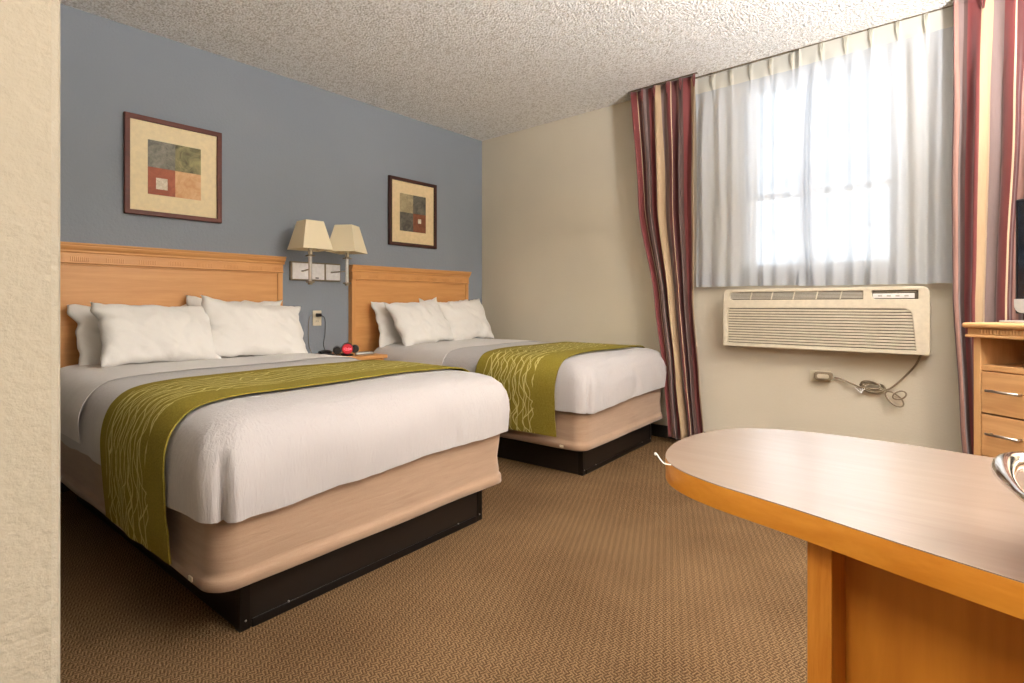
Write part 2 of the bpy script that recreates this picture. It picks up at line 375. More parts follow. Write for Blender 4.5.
def make_bed(nm, label, loc, rz, W, L, seed, clabel, rlabel, ry0, ry1, rlow, rlow_r, crease):
    root = thing('bed', label, 'bed', (loc[0], loc[1], 0), rz, None)
    hx, hy, cy = W/2, L/2, L/2
    # black platform base with corner angles and bolts
    bx = hx-.115
    base = obj('platform_base', boxes((-bx, bx, .075, L-.06, 0, .178)), M['dark_base'], root, bevel=.003)
    for sx in (-1, 1):
        x = sx*bx
        obj('corner_angle', boxes((min(x, x-sx*.03), max(x, x-sx*.03), .071, .075, 0, .172), (min(x, x+sx*.004), max(x, x+sx*.004), .071, .105, 0, .172)), M['dark_trim'], base, bevel=.0015)
        for px in (x-sx*.015, x-sx*.16):
            b = bmesh.new(); bmesh.ops.create_uvsphere(b, u_segments=10, v_segments=6, radius=.0035, matrix=Matrix.Translation((px, .0715, .03))); obj('bolt', b, M['steel'], base, True)
    obj('base_rail', boxes((-bx+.035, bx-.035, .068, .0748, .0, .028)), M['dark_trim'], base, bevel=.002)
    # box spring: rounded vertical corners, pinched waist near the lower seam
    zs = [.172, .178, .20, .212, .218, .235, .30, .37, .41, .425]
    off = [-.012, -.001, .0, -.001, -.009, -.006, -.010, -.006, -.004, -.02]
    rings = []
    for z, o_ in zip(zs, off):
        rg = []
        for i, (x, y, nx, ny) in enumerate(ring(hx+o_, hy+o_, .085+o_, cy)):
            wv = .006*noise.noise(Vector((x*3+seed, y*3, z*14)))
            # dragging folds sweep to the far foot corner
            wv -= .010*smoothstep(.35*hx, hx, x)*(1-smoothstep(.0, .25, y))*math.exp(-((z-.30)/.06)**2)
            sag = .006*noise.noise(Vector((x*2+seed, y*2, 3)))*(1 if z > .19 else .3)
            rg.append((x+nx*wv, y+ny*wv, z+sag*(.5 if z < .2 else 1)))
        rings.append(rg)
    rings += [[(x, y, .425) for x, y, _, _ in ring(hx-.2, hy-.2, .05, cy)]]
    bs = shell('box_spring', rings, M['boxspring'], root, True)
    obj('care_tag', boxes((-hx-.003, -hx+.004, .14, .165, .184, .198)), M['ivory'], bs)
    # mattress under the cover
    rings = [[(x, y, z) for x, y, _, _ in ring(hx+o_, hy+o_, .09, cy)] for z, o_ in ((.428, -.03), (.44, -.015), (.55, -.012), (.63, -.02), (.665, -.05), (.672, -.1), (.672, -.3))]
    shell('mattress', rings, M['sheet'], root, True)
    # ---- cover
    Rz = Matrix.Translation((loc[0], loc[1], 0)) @ Matrix.Rotation(rz, 4, 'Z')
    def hem(x, y, nx, ny):
        h = .405+.012*noise.noise(Vector((x*3+seed, y*3, 0)))+.006*noise.noise(Vector((x*9, y*9+seed, 2)))
        foot = max(0, -ny)
        h += foot*(.03*smoothstep(-hx, hx, x)-.005)
        return h
    rings = []
    H = TOP-.313
    for j, (o_, dz) in enumerate(PROF):
        rg = []
        for (x, y, nx, ny) in ring(hx+o_, hy+o_, .09, cy):
            hz = hem(x, y, nx, ny); z = hz+dz*(TOP-hz)/.313
            k = 1-smoothstep(.5, .7, z)
            o2, u2 = disp(x, y, z, seed, W)
            # tucked hospital corner: a pleat hanging at each foot corner
            for cxs in (-1, 1):
                d = (x-cxs*(hx-.07)) * cxs
                if y < .14 and ny < -.5:
                    o2 += crease*.016*math.exp(-((d-.01)/.030)**2)*smoothstep(.7, .5, z)-crease*.034*math.exp(-((d-.052)/.009)**2)*k
            if ny < -.5 and j < 6: o2 += .008*noise.noise(Vector((x*16, seed, z*3)))*k
            rg.append((x+nx*o2, y+ny*o2, z+u2))
        rings.append(rg)
    for ins in (.31, .38, .43, .48, .53, .57):
        if ins > hx-.02: break
        rings.append([(x, y, TOP+.0005+disp(x, y, TOP, seed, W)[1]) for x, y, _, _ in ring(hx-ins, hy-ins, .09, cy)])
    c = shell('bed_cover', rings, M['cover']); c.location = (loc[0], loc[1], 0); c.rotation_euler = (0, 0, rz)
    tag(c, clabel, 'bedspread')
    # ---- strips that lie over the cover (runner, turned-down sheet)
    def strip(name, y0, y1, zl, zr, off, mat, thick, wob=.0, skew=0):
        path = []   # (x, z, outx, outz)
        half = [(hx+o_, .405+dz*(TOP-.405)/.313) for o_, dz in PROF] + [(hx*.5, TOP+.0005)]
        def side(sgn, zlow):
            pts = []
            if zlow < .405:
                n = 6
                for k in range(n): pts.append((sgn*(hx+.030-.012*(1-k/n)), zlow+(.405-zlow)*k/n))
                pts += [(sgn*x, z) for x, z in half]
            else: pts = [(sgn*x, z) for x, z in half if z > zlow]
            return pts
        pl = side(-1, zl); pr = side(1, zr)
        mid = [(-hx*.25, TOP+.001), (0, TOP+.001), (hx*.25, TOP+.001)]
        raw = [Vector((p[0], 0, p[1])) for p in pl+mid+pr[::-1]]
        # resample
        fine = spline(raw, 4); bm = bmesh.new(); uvl = bm.loops.layers.uv.new('UVMap')
        dist = [0]
        for a, b in zip(fine, fine[1:]): dist.append(dist[-1]+(b-a).length)
        NV = 14; grid = []
        for i, p in enumerate(fine):
            d = (fine[min(i+1, len(fine)-1)]-fine[max(i-1, 0)]).normalized(); nrm = Vector((-d.z, 0, d.x))
            if nrm.z < 0 and abs(nrm.z) > .3: nrm = -nrm
            if abs(nrm.z) <= .3 and nrm.x*p.x < 0: nrm = -nrm
            row = []
            for k in range(NV+1):
                f_ = k/NV; hang = smoothstep(.62, .3, p.z)
                y = y0+(y1-y0)*f_+skew*p.x+wob*noise.noise(Vector((p.x*2.2+seed, k*.15, p.z*2+7)))
                yy = y
                o2, u2 = disp(p.x, yy, p.z, seed, W)
                fl = .008*hang*math.sin(f_*9+seed)+.006*hang*noise.noise(Vector((f_*5, p.z*5, seed)))
                q = Vector((p.x, y, p.z))+Vector((nrm.x, 0, nrm.z))*(off+max(0, fl))+Vector((math.copysign(o2, p.x), 0, u2))
                row.append(bm.verts.new(q))
            grid.append(row)
        for i in range(len(grid)-1):
            for k in range(NV):
                fc = bm.faces.new((grid[i][k], grid[i+1][k], grid[i+1][k+1], grid[i][k+1]))
                for lp, (a, b) in zip(fc.loops, ((i, k), (i+1, k), (i+1, k+1), (i, k+1))): lp[uvl].uv = (dist[a], b/NV)
        for e in bm.edges:
            if e.is_boundary: e.smooth = False
        o = obj(name, bm, mat, None, True)
        s2 = o.modifiers.new('thickness', 'SOLIDIFY'); s2.thickness = thick; s2.offset = 0
        o.location = (loc[0], loc[1], 0); o.rotation_euler = (0, 0, rz); return o
    r = strip('bed_runner', ry0, ry1, rlow, rlow_r, .013, M['runner'], .005, .02)
    tag(r, rlabel, 'bed runner')
    sh = strip('top_sheet', L-.80, L-.02, .418, .45, .006, M['sheet'], .003, .02)
    return root, sh

A1, A2 = math.radians(2.5), math.radians(3.5)
b1, sh1 = make_bed('a', 'double bed nearest the camera with black platform base and tan box spring', (1.305, 1.722), A1, 1.375, 1.97, 3.1,
    'white textured bedspread tucked over the nearer bed by the left wall', 'olive green runner with pale wavy lines across the nearer bed', .23, .85, .225, .30, 1)
tag(sh1, 'white top sheet turned down below the pillows of the nearer bed', 'sheet')
b2, sh2 = make_bed('b', 'farther double bed beside the window wall with black platform base', (3.265, 1.775), A2, 1.25, 1.93, 9.4,
    'white bedspread tucked over the farther bed beside the beige wall', 'olive green runner with pale wavy lines across the farther bed', .17, .80, .25, .30, .8)
tag(sh2, 'white top sheet turned down below the pillows of the farther bed', 'sheet')

# ------------------------------------------------------------------ pillows
def pillow(loc, w, h, th, rot, seed, label, group):
    bm = bmesh.new(); N, K = 56, 42; front = {}; back = {}
    for i in range(N+1):
        for j in range(K+1):
            u = -1+2*i/N; v = -1+2*j/K
            x = w/2*u*(1-.09*(1-v*v)); z = h/2*v*(1-.12*(1-u*u))
            e = ((1-u**2)*(1-v**2)); t = th/2*(max(0, e)**.42)
            # floppy open hem at one end of the pillow case
            x += .022*noise.noise(Vector((seed, v*3.5, 1)))*abs(u)**3; z += (.022*noise.noise(Vector((u*2.5, seed, 4)))+.008*noise.noise(Vector((u*8, seed, 2))))*abs(v)**3
            wr = noise.noise(Vector((x*6+seed, z*6, 0)))*.020+abs(noise.noise(Vector((x*11+z*5, z*9+seed, 3))))*.022+noise.noise(Vector((x*26, z*20+seed, 5)))*.004
            rad = math.sin(math.atan2(v, u)*9+seed)*.004*min(1, (u*u+v*v))
            y = t+(wr+rad)*min(1, e*4)
            ys = .012*noise.noise(Vector((u*1.7+seed, v*1.7, 8)))
            edge = i in (0, N) or j in (0, K)
            front[i, j] = bm.verts.new((x, -y+ys if not edge else ys, z))
            back[i, j] = front[i, j] if edge else bm.verts.new((x, t*.8+ys, z))
    for i in range(N):
        for j in range(K):
            bm.faces.new((front[i, j], front[i+1, j], front[i+1, j+1], front[i, j+1]))
            q = [back[i, j], back[i, j+1], back[i+1, j+1], back[i+1, j]]
            try: bm.faces.new(q)
            except ValueError: pass
    o = obj('pillow', bm, M['pillow'], None, True)
    o.location = loc; o.rotation_euler = tuple(math.radians(a) for a in rot)
    return tag(o, label, 'pillow', group)
G1 = 'pillows against the nearer headboard'; G2 = 'pillows against the farther headboard'
pillow((.96, 3.66, .865), .66, .38, .10, (-22, -1, 3), 1.3, 'white pillow mostly hidden behind the front left pillow on the nearer bed', G1)
pillow((1.52, 3.68, .885), .62, .40, .08, (-15, 1, 1), 4.4, 'white pillow mostly hidden behind the front right pillow on the nearer bed', G1)
pillow((.985, 3.44, .875), .60, .39, .17, (-33, 1.5, 3), 2.1, 'wide white pillow at the front left of the nearer headboard', G1)
pillow((1.535, 3.47, .88), .66, .42, .17, (-31, 7, 2), 5.7, 'white pillow with raised left corner in front of the nearer headboard', G1)
pillow((2.85, 3.67, .875), .62, .39, .09, (-18, 0, 4), 7.3, 'white pillow mostly hidden behind the left pillow on the farther bed', G2)
pillow((3.36, 3.70, .885), .60, .40, .08, (-13, 0, 0), 8.2, 'white pillow mostly hidden behind the right pillow on the farther bed', G2)
pillow((2.88, 3.49, .885), .59, .42, .16, (-28, -5, 5), 6.5, 'white pillow at the left front of the farther headboard', G2)
pillow((3.43, 3.53, .89), .58, .42, .15, (-25, -3.5, 2), 3.9, 'white pillow at the right front of the farther headboard near the corner', G2)

# ------------------------------------------------------------------ headboards
def headboard(x0, x1, top, label):
    root = thing('headboard', label, 'headboard', ((x0+x1)/2, BY, 0), 0)
    h = (x1-x0)/2; yf = -.055
    pan = obj('panel', boxes((-h+.045, h-.045, yf+.006, -.002, .30, top-.115)), M['beech'], root, bevel=.002)
    for s in (-1, 1):
        xa, xb = sorted((s*(h-.045), s*(h-.008)))
        obj('stile', boxes((xa, xb, yf, -.002, .05, top-.115)), M['beech_z'], root, bevel=.003)
    obj('bead', boxes((-h+.047, h-.047, yf-.0015, yf+.006, top-.124, top-.116)), M['beech'], root, bevel=.002)
    # frieze with reeded blocks
    fz = obj('frieze', boxes((-h+.008, h-.008, yf-.004, -.002, top-.115, top-.055)), M['beech'], root, bevel=.002)
    bm = bmesh.new()
    for x in [-h+.01+i*.009 for i in range(int((2*h-.02)/.009))]:
        ph = ((x+h)/.16) % 1
        if ph < .55: box(bm, x, x+.005, yf-.0058, yf-.004, top-.103, top-.076)
    obj('reeding', bm, M['beech_z'], fz, bevel=.001)
    obj('frieze_lip', boxes((-h+.006, h-.006, yf-.011, yf-.004, top-.113, top-.106)), M['beech'], fz, bevel=.002)
    # stepped crown: profile swept along x
    prof = [(-.002, top-.055), (yf-.006, top-.055), (yf-.010, top-.048), (yf-.010, top-.040), (yf-.020, top-.030), (yf-.026, top-.018), (yf-.026, top-.012), (yf-.030, top-.010), (yf-.032, top), (-.002, top)]
    bm = bmesh.new(); ends = []
    for s in (-1, 1):
        ends.append([bm.verts.new((s*(h+(max(0, -(y-yf))*.1)), y, z)) for y, z in prof])
    A, B = ends
    for k in range(len(prof)): bm.faces.new((A[k], A[(k+1) % len(prof)], B[(k+1) % len(prof)], B[k]))
    bm.faces.new(A[::-1]); bm.faces.new(B)
    obj('crown', bm, M['beech'], root, bevel=.002)
headboard(.49, 1.861, 1.378, 'honey beech headboard with reeded crown behind the nearer bed')
headboard(2.409, 3.723, 1.353, 'honey beech headboard with reeded crown behind the farther bed')

# ------------------------------------------------------------------ pictures
def picture(x0, x1, z0, z1, fm, mm, panels, label, fw=.028, ax=(.225, .77), az=(.224, .776)):
    root = thing('framed_picture', label, 'picture', ((x0+x1)/2, BY, (z0+z1)/2))
    a, b = (x1-x0)/2, (z1-z0)/2
    R = Matrix.Translation((0, -.017, 0)) @ Matrix.Rotation(PI/2, 4, 'X')
    plate('frame', [[(-a, -b), (a, -b), (a, b), (-a, b)], [(-a+fw, -b+fw), (a-fw, -b+fw), (a-fw, b-fw), (-a+fw, b-fw)]], .03, .004, fm, root, R)
    obj('mat_board', boxes((-a+fw-.004, a-fw+.004, -.014, -.004, -b+fw-.004, b-fw+.004)), mm, root)
    X0, X1 = -a+2*a*ax[0], -a+2*a*ax[1]; Z0, Z1 = -b+2*b*az[0], -b+2*b*az[1]; xm, zm = (X0+X1)/2, (Z0+Z1)/2
    bm = bmesh.new(); mats = []
    quads = {'tl': (X0, xm, zm, Z1), 'tr': (xm, X1, zm, Z1), 'bl': (X0, xm, Z0, zm), 'br': (xm, X1, Z0, zm)}
    for i, (k, q) in enumerate(quads.items()):
        n0 = len(bm.faces); box(bm, q[0], q[1], -.0165, -.0142, q[2], q[3]); bm.faces.ensure_lookup_table()
        for f in bm.faces[n0:]: f.material_index = i
        mats.append(M[panels[k]])
    q = quads[panels['stamp']]; c = panels['stamp_at']; w_, h_ = q[1]-q[0], q[3]-q[2]; cx, cz, sz = q[0]+w_*c[0], q[2]+h_*c[1], c[2]
    n0 = len(bm.faces); box(bm, cx-w_*sz, cx+w_*sz, -.018, -.0166, cz-h_*sz, cz+h_*sz); bm.faces.ensure_lookup_table()
    for f in bm.faces[n0:]: f.material_index = 4
    mats.append(M['art_white'])
    obj('art_print', bm, mats, root)
picture(.909, 1.450, 1.577, 2.176, M['frame_a'], M['mat_a'], {'tl': 'art_grey', 'tr': 'art_green', 'bl': 'art_red', 'br': 'art_peach', 'stamp': 'bl', 'stamp_at': (.5, .42, .21)},
        'framed print with rust red square and white stamp, above the nearer bed')
picture(2.798, 3.330, 1.550, 2.142, M['frame_b'], M['mat_b'], {'tl': 'art_pale', 'tr': 'art_slate', 'bl': 'art_slate', 'br': 'art_brown', 'stamp': 'br', 'stamp_at': (.5, .62, .12)},
        'darker framed print with brown and slate squares, above the farther bed')

# ------------------------------------------------------------------ wall lamp
root = thing('wall_lamp', 'double swing-arm wall lamp with two cream tapered square shades between the beds', 'lamp', (2.13, BY, 1.285))
R = Matrix.Rotation(PI/2, 4, 'X')
bp = plate('backplate', [rrect(-.205, .205, -.07, .07, .004, 2)], .022, .003, M['nickel'], root, Matrix.Translation((0, -.012, 0)) @ R)
plate('face_plate', [rrect(-.192, .062, -.060, .060, .002, 2)], .008, .002, M['nickel_bright'], bp, Matrix.Translation((0, -.026, 0)) @ R)
plate('face_plate', [rrect(.078, .196, -.060, .060, .002, 2)], .008, .002, M['nickel_bright'], bp, Matrix.Translation((0, -.026, 0)) @ R)
obj('switch', boxes((-.012, .012, -.036, -.03, -.052, -.044)), M['black'], bp, bevel=.001)
def lamp_arm(ax, cx, cy, rz):
    a = obj('swing_arm', (lambda b: (tube(b, [(ax, -.03, .0), (ax, -.055, .0), (cx-.0, cy+.02, .0), (cx, cy, 0)], .006, 8), b)[1])(bmesh.new()), M['nickel'], root, True)
    b = bmesh.new(); box(b, cx-.010, cx+.010, cy-.010, cy+.010, -.085, .09)
    st = obj('stem', b, M['steel'], root, bevel=.003)
    b = bmesh.new(); box(b, cx-.022, cx+.022, cy-.022, cy+.022, -.095, -.085); box(b, cx-.012, cx+.012, cy-.012, cy+.012, -.108, -.095); obj('stem_foot', b, M['nickel'], st, bevel=.002); b = bmesh.new(); box(b, cx-.024, cx+.024, cy-.024, cy+.024, .09, .10); box(b, cx-.012, cx+.012, cy-.012, cy+.012, .10, .135)
    obj('stem_cap', b, M['nickel'], st, bevel=.002)
    b = bmesh.new(); bmesh.ops.create_cone(b, segments=14, radius1=.014, radius2=.014, depth=.07, cap_ends=True, matrix=Matrix.Translation((cx, cy, .141))); obj('socket', b, M['ivory'], st, True)
    b = bmesh.new(); bmesh.ops.create_uvsphere(b, u_segments=14, v_segments=10, radius=.028, matrix=Matrix.Translation((cx, cy, .20))); obj('bulb', b, M['white_plastic'], st, True)
    # shade : tapered square tube with rolled edges
    h0, h1, z0, z1 = .113, .066, .137, .338
    bm = bmesh.new(); c, s = math.cos(rz), math.sin(rz)
    def sq(h, z): return [bm.verts.new((cx+x*h*c-y*h*s, cy+x*h*s+y*h*c, z)) for x, y in ((-1, -1), (1, -1), (1, 1), (-1, 1))]
    loops = [sq(h0, z0), sq(h1, z1), sq(h1-.003, z1), sq(h0-.003, z0)]
    for i in range(4):
        A, B = loops[i], loops[(i+1) % 4]
        for k in range(4): bm.faces.new((A[k], A[(k+1) % 4], B[(k+1) % 4], B[k]))
    obj('lamp_shade', bm, M['shade'], root, bevel=.001)
    b = bmesh.new(); tube(b, [(cx-.06*c, cy-.06*s, .30), (cx+.06*c, cy+.06*s, .30)], .002, 6); tube(b, [(cx, cy, .22), (cx, cy, .30)], .003, 6); obj('shade_spider', b, M['nickel'], root)
lamp_arm(-.12, -.185, -.27, 0)
lamp_arm(.12, .108, -.27, math.radians(32.7))

# outlet between beds with plug and black cable (the lamp/clock lead)
def outlet(name, label, loc, rz, horiz=False):
    o = thing(name, label, 'outlet', loc, rz)
    w_, h_ = (.06, .036) if horiz else (.035, .058)
    p = plate('cover_plate', [rrect(-w_, w_, -h_, h_, .004, 3)], .007, .002, M['ivory'], o, Matrix.Translation((0, -.0045, 0)) @ R)
    for s in (-1, 1):
        cx, cz = (s*.026, 0) if horiz else (0, s*.024)
        f = plate('socket', [rrect(cx-.015, cx+.015, cz-.016, cz+.016, .007, 5)], .003, .0008, M['ivory'], p, Matrix.Translation((0, -.009, 0)) @ R)
        obj('slot', boxes((cx-.007, cx-.005, -.0112, -.010, cz-.004, cz+.006), (cx+.005, cx+.007, -.0112, -.010, cz-.004, cz+.006)), M['black'], f)
    return o
outlet('wall_outlet', 'ivory wall outlet with a black plug between the two headboards', (2.145, BY, .932), 0)
root = thing('power_cord', 'thin black cord hanging from the outlet between the beds to the nightstand', 'cord', (2.145, BY-.03, .955))
obj('plug', boxes((-.016, .016, -.018, .018, -.012, .014)), M['black'], root, bevel=.004)
b = bmesh.new(); tube(b, spline([(.012, -.018, 0), (.03, -.035, -.03), (.035, -.03, -.13), (.022, -.03, -.22), (.02, -.05, -.262), (-.03, -.12, -.272)], 8), .0028, 8); obj('lead', b, M['black'], root, True)
root = thing('cable', 'very thin grey cord along the blue wall beside the outlet', 'cord', (2.085, BY-.004, .93))
b = bmesh.new(); tube(b, spline([(.02, 0, .03), (-.005, -.002, 0), (-.012, -.002, -.1), (-.008, -.004, -.2), (.0, -.03, -.262)], 8), .0018, 6); obj('lead', b, M['cord_grey'], root, True)

# ------------------------------------------------------------------ nightstand and what stands on it
NZ = .665
root = thing('nightstand', 'honey beech nightstand between the two beds', 'nightstand', (2.20, 3.57, 0))
obj('top', boxes((-.235, .235, -.235, .235, NZ-.028, NZ)), M['beech'], root, bevel=.006)
cb = obj('carcass', boxes((-.215, -.197, -.215, .225, .06, NZ-.028), (.197, .215, -.215, .225, .06, NZ-.028), (-.197, .197, .21, .225, .06, NZ-.028), (-.197, .197, -.205, .21, .06, .078), (-.197, .197, -.205, .21, .40, .415), (-.205, .205, -.19, .21, 0, .06)), M['beech_z'], root, bevel=.002)
dr = obj('drawer', boxes((-.192, .192, -.22, -.204, .42, NZ-.034)), M['beech'], root, bevel=.003)
b = bmesh.new(); tube(b, [(-.05, -.22, .53), (-.05, -.24, .53), (.05, -.24, .53), (.05, -.22, .53)], .004, 8); obj('handle', b, M['steel'], dr)

root = thing('alarm_clock', 'small black alarm clock with glowing red display on the nightstand', 'clock', (2.185, 3.48, NZ), math.radians(-30)); root.scale = (1.2, 1.2, 1.2)
bm = bmesh.new(); lathe(bm, [(.030, 0), (.038, .004), (.038, .006), (.030, .01)], 0, 0, 20); obj('base', bm, M['black'], root, True)
def disc(bm, x, y, z, r, d):
    bmesh.ops.create_cone(bm, segments=28, radius1=r, radius2=r*.86, depth=d, cap_ends=True, matrix=Matrix.Translation((x, y, z)) @ Matrix.Rotation(PI/2, 4, 'X'))
bm = bmesh.new(); disc(bm, 0, 0, .042, .036, .05); body = obj('body', bm, M['black'], root, bevel=.004)
bm = bmesh.new(); disc(bm, 0, -.0265, .042, .031, .004); dsp = obj('display', bm, M['red_led'], root)
cu = bpy.data.curves.new('digits', 'FONT'); cu.body = '12:04'; cu.size = .022; cu.align_x = 'CENTER'; cu.extrude = .0006
to = bpy.data.objects.new('tmp', cu); col.objects.link(to); me = bpy.data.meshes.new_from_object(to.evaluated_get(bpy.context.evaluated_depsgraph_get())); bpy.data.objects.remove(to)
me.transform(Matrix.Translation((0, -.0295, .034)) @ Matrix.Rotation(PI/2, 4, 'X')); me.materials.clear(); link('digits', me, M['red_digit'], dsp)
bm = bmesh.new(); disc(bm, -.058, .012, .032, .026, .06); disc(bm, .046, .02, .038, .026, .03); obj('speaker', bm, M['black'], root, bevel=.003)

root = thing('telephone_handset', 'low black handset lying at the left end of the nightstand', 'telephone', (2.03, 3.52, NZ), math.radians(15))
obj('cradle', (lambda b: (box(b, -.04, .055, -.035, .035, 0, .022), b)[1])(bmesh.new()), M['black'], root, bevel=.009, seg=3)
b = bmesh.new(); tube(b, spline([(-.045, 0, .028), (-.03, 0, .034), (0, 0, .038), (.035, 0, .033), (.055, 0, .022)], 6), [.012+.006*abs(1-i/12)**2 for i in range(25)], 10); obj('grip', b, M['black'], root, True)
b = bmesh.new(); tube(b, [(.055+.0015*i*.9, .01*math.cos(i*.9)-.01-.0008*i, .009+.006*math.sin(i*.9)) for i in range(70)], .002, 6); obj('coiled_cord', b, M['black'], root, True)

root = thing('remote_control', 'pale silver oblong remote lying beside the clock on the nightstand', 'remote control', (2.325, 3.47, NZ), math.radians(-12))
b = bmesh.new(); n = 20; rg = []
for k in range(9):
    t = k/8; hw_ = .085*math.sin(PI*(.12+.76*t)); 
R3 = []
for z, sc in ((.0, .9), (.004, 1), (.012, .96), (.017, .8), (.019, .5)):
    R3.append([b.verts.new((.075*sc*math.copysign(abs(math.cos(a))**.7, math.cos(a)), .024*sc*math.copysign(abs(math.sin(a))**.8, math.sin(a)), z)) for a in [2*PI*k/n for k in range(n)]])
for A, B in zip(R3, R3[1:]):
    for k in range(n): b.faces.new((A[k], A[(k+1) % n], B[(k+1) % n], B[k]))
b.faces.new(R3[-1]); b.faces.new(R3[0][::-1]); obj('casing', b, M['grey_plastic'], root, True)
obj('button_pad', boxes((-.045, .03, -.010, .010, .0185, .0205)), M['black'], root, bevel=.001)

# ------------------------------------------------------------------ curtains
def drape(name, lt, rt, x0, ztop, zbot, pleats, cloth, amp, label, mat, uv0, seed, header=True):
    """lt, rt: tables (z -> y) of the two edges; pleats pinch at the heading"""
    root = thing(name, label, 'curtain', (x0, (interp(lt, ztop)+interp(rt, ztop))/2, 0))
    oy = root.location.y
    NU, NZ_ = pleats*22, 70
    def pt(u, k, dx=0):
        z = ztop+(zbot-ztop)*k
        yl, yr = interp(lt, z), interp(rt, z)
        ph = u*pleats*2*PI
        tp = 1-smoothstep(0, .07, k)
        loose = smoothstep(.03, .25, k)
        x = amp*(.55+.45*loose)*(math.cos(ph+.8*loose*math.sin(ph*.5+seed)+.5*noise.noise(Vector((u*4, k*2, seed)))))
        pin = .018*tp*max(0, math.cos(ph))**14
        x = x*(1-.55*tp)+pin
        x += .012*noise.noise(Vector((u*6, k*5, seed+3)))*loose
        y = yl+(yr-yl)*(u+.012*math.sin(ph*2)*loose)+.012*noise.noise(Vector((u*3+seed, k*4, 1)))*loose
        zz = z+.006*math.cos(ph)*smoothstep(.9, 1, k)
        return Vector((-x+dx, y-oy, zz))
    bm = bmesh.new(); uvl = bm.loops.layers.uv.new('UVMap')
    g = [[bm.verts.new(pt(i/NU, j/NZ_)) for j in range(NZ_+1)] for i in range(NU+1)]
    for i in range(NU):
        for j in range(NZ_):
            f = bm.faces.new((g[i][j], g[i][j+1], g[i+1][j+1], g[i+1][j]))
            for lp, (a, b_) in zip(f.loops, ((i, j), (i, j+1), (i+1, j+1), (i+1, j))): lp[uvl].uv = (uv0+cloth*a/NU, b_/NZ_)
    o = obj('fabric', bm, mat, root, True)
    s = o.modifiers.new('thickness', 'SOLIDIFY'); s.thickness = .0025; s.offset = 0
    # stitched pinch pleats
    bm = bmesh.new()
    for p in range(pleats):
        c = pt((p+1)/pleats - .0001 if p else 1/pleats, .0)
        for d in (-.006, .006):
            tube(bm, [(c.x-.006, c.y+d, ztop-.005), (c.x-.010, c.y+d, ztop-.05), (c.x-.006, c.y+d*.4, ztop-.095)], [.004, .005, .002], 6)
    obj('pinch_pleat', bm, mat, root, True)['kind'] = 'stuff'
    return root
drape('drape', [(.06, 1.745), (.5, 1.78), (1.07, 1.86), (1.8, 1.985), (2.69, 2.055)], [(.06, 1.475), (.5, 1.51), (1.07, 1.555), (2.69, 1.545)], 3.80, 2.69, .05, 5, .80, .028,
      'burgundy and tan striped drape at the left of the window beside the farther bed', M['drape'], .225, 1.0)
drape('drape', [(.06, .055), (.4, .075), (1.07, .115), (2.69, .108)], [(.06, -.42), (2.69, -.62)], 3.80, 2.69, .05, 6, 1.10, .030,
      'burgundy and tan striped drape at the right of the window behind the dresser', M['drape'], .352, 5.0)

def sheer(y0, y1, x0, ztop, zbot, label, pleats, seed, amp=.018):
    root = thing('sheer_curtain', label, 'curtain', (x0, (y0+y1)/2, 0)); oy = (y0+y1)/2
    def pt(u, z, dx=0):
        k = (ztop-z)/(ztop-zbot); ph = u*pleats*2*PI; l = smoothstep(.02, .2, k)
        n1 = noise.noise(Vector((u*4.3+seed, k*.9, 0))); n2 = noise.noise(Vector((u*11+seed, k*1.3, 5))); n3 = noise.noise(Vector((u*23+seed, k*2.0, 9)))
        am = .45+.9*abs(noise.noise(Vector((u*3+seed*2, .4, 2))))*2
        x = amp*l*am*math.cos(ph*1.3+2.6*n1+seed)+l*(.016*n2+.008*n3)
        x += (1-l)*(.010*max(0, math.cos(ph))**20)
        return Vector((-x+dx, y0+(y1-y0)*u-oy+.010*n2*l*(1 if .03 < u < .97 else 0), z+.003*n2*k))
    def grid(name, za, zb, nz, dx, mat, par):
        bm = bmesh.new(); NU = pleats*22
        g = [[bm.verts.new(pt(i/NU, za+(zb-za)*j/nz, dx)) for j in range(nz+1)] for i in range(NU+1)]
        for i in range(NU):
            for j in range(nz): bm.faces.new((g[i][j], g[i][j+1], g[i+1][j+1], g[i+1][j]))
        return obj(name, bm, mat, par, True)
    grid('voile', ztop, zbot, 50, 0, M['sheer'], root)
    grid('heading_band', ztop+.001, ztop-.11, 5, -.003, M['sheer_band'], root)
    grid('hem_band', zbot+.10, zbot-.001, 6, -.003, M['sheer'], root)
    bm = bmesh.new()
    for p in range(1, pleats):
        c = pt(p/pleats, ztop-.02)
        for d in (-.008, 0, .008):
            tube(bm, [(c.x-.008, c.y+d, ztop-.004), (c.x-.012, c.y+d*.7, ztop-.06), (c.x-.006, c.y, ztop-.115)], [.003, .003, .0015], 6)
    obj('pinch_pleats', bm, M['sheer_band'], root, True)['kind'] = 'stuff'
sheer(1.58, .80, 3.89, 2.69, 1.165, 'white sheer curtain panel covering the left half of the window', 6, 2.0)
sheer(.885, .10, 3.868, 2.69, 1.158, 'white sheer curtain panel covering the right half of the window', 6, 6.5)
root = thing('curtain_rail', 'slim ceiling curtain rail running above the drapes and sheers', 'curtain rail', (3.84, .72, CH))
obj('track', boxes((-.055, -.035, -1.36, -.60, -.006, 0), (-.055, -.035, .81, 1.36, -.006, 0), (.025, .045, -1.36, 1.36, -.006, 0)), M['nickel'], root, bevel=.002)
for q in (1.33, -1.345): obj('return_bracket', boxes((-.035, .118, q, q+.015, -.012, -.002)), M['nickel'], root)

# ------------------------------------------------------------------ wall air conditioner
AX = 3.82; ayc = .785; azb = .750
root = thing('air_conditioner', 'almond wall air conditioner with slatted grille below the window', 'air conditioner', (WX, ayc, azb), -PI/2)
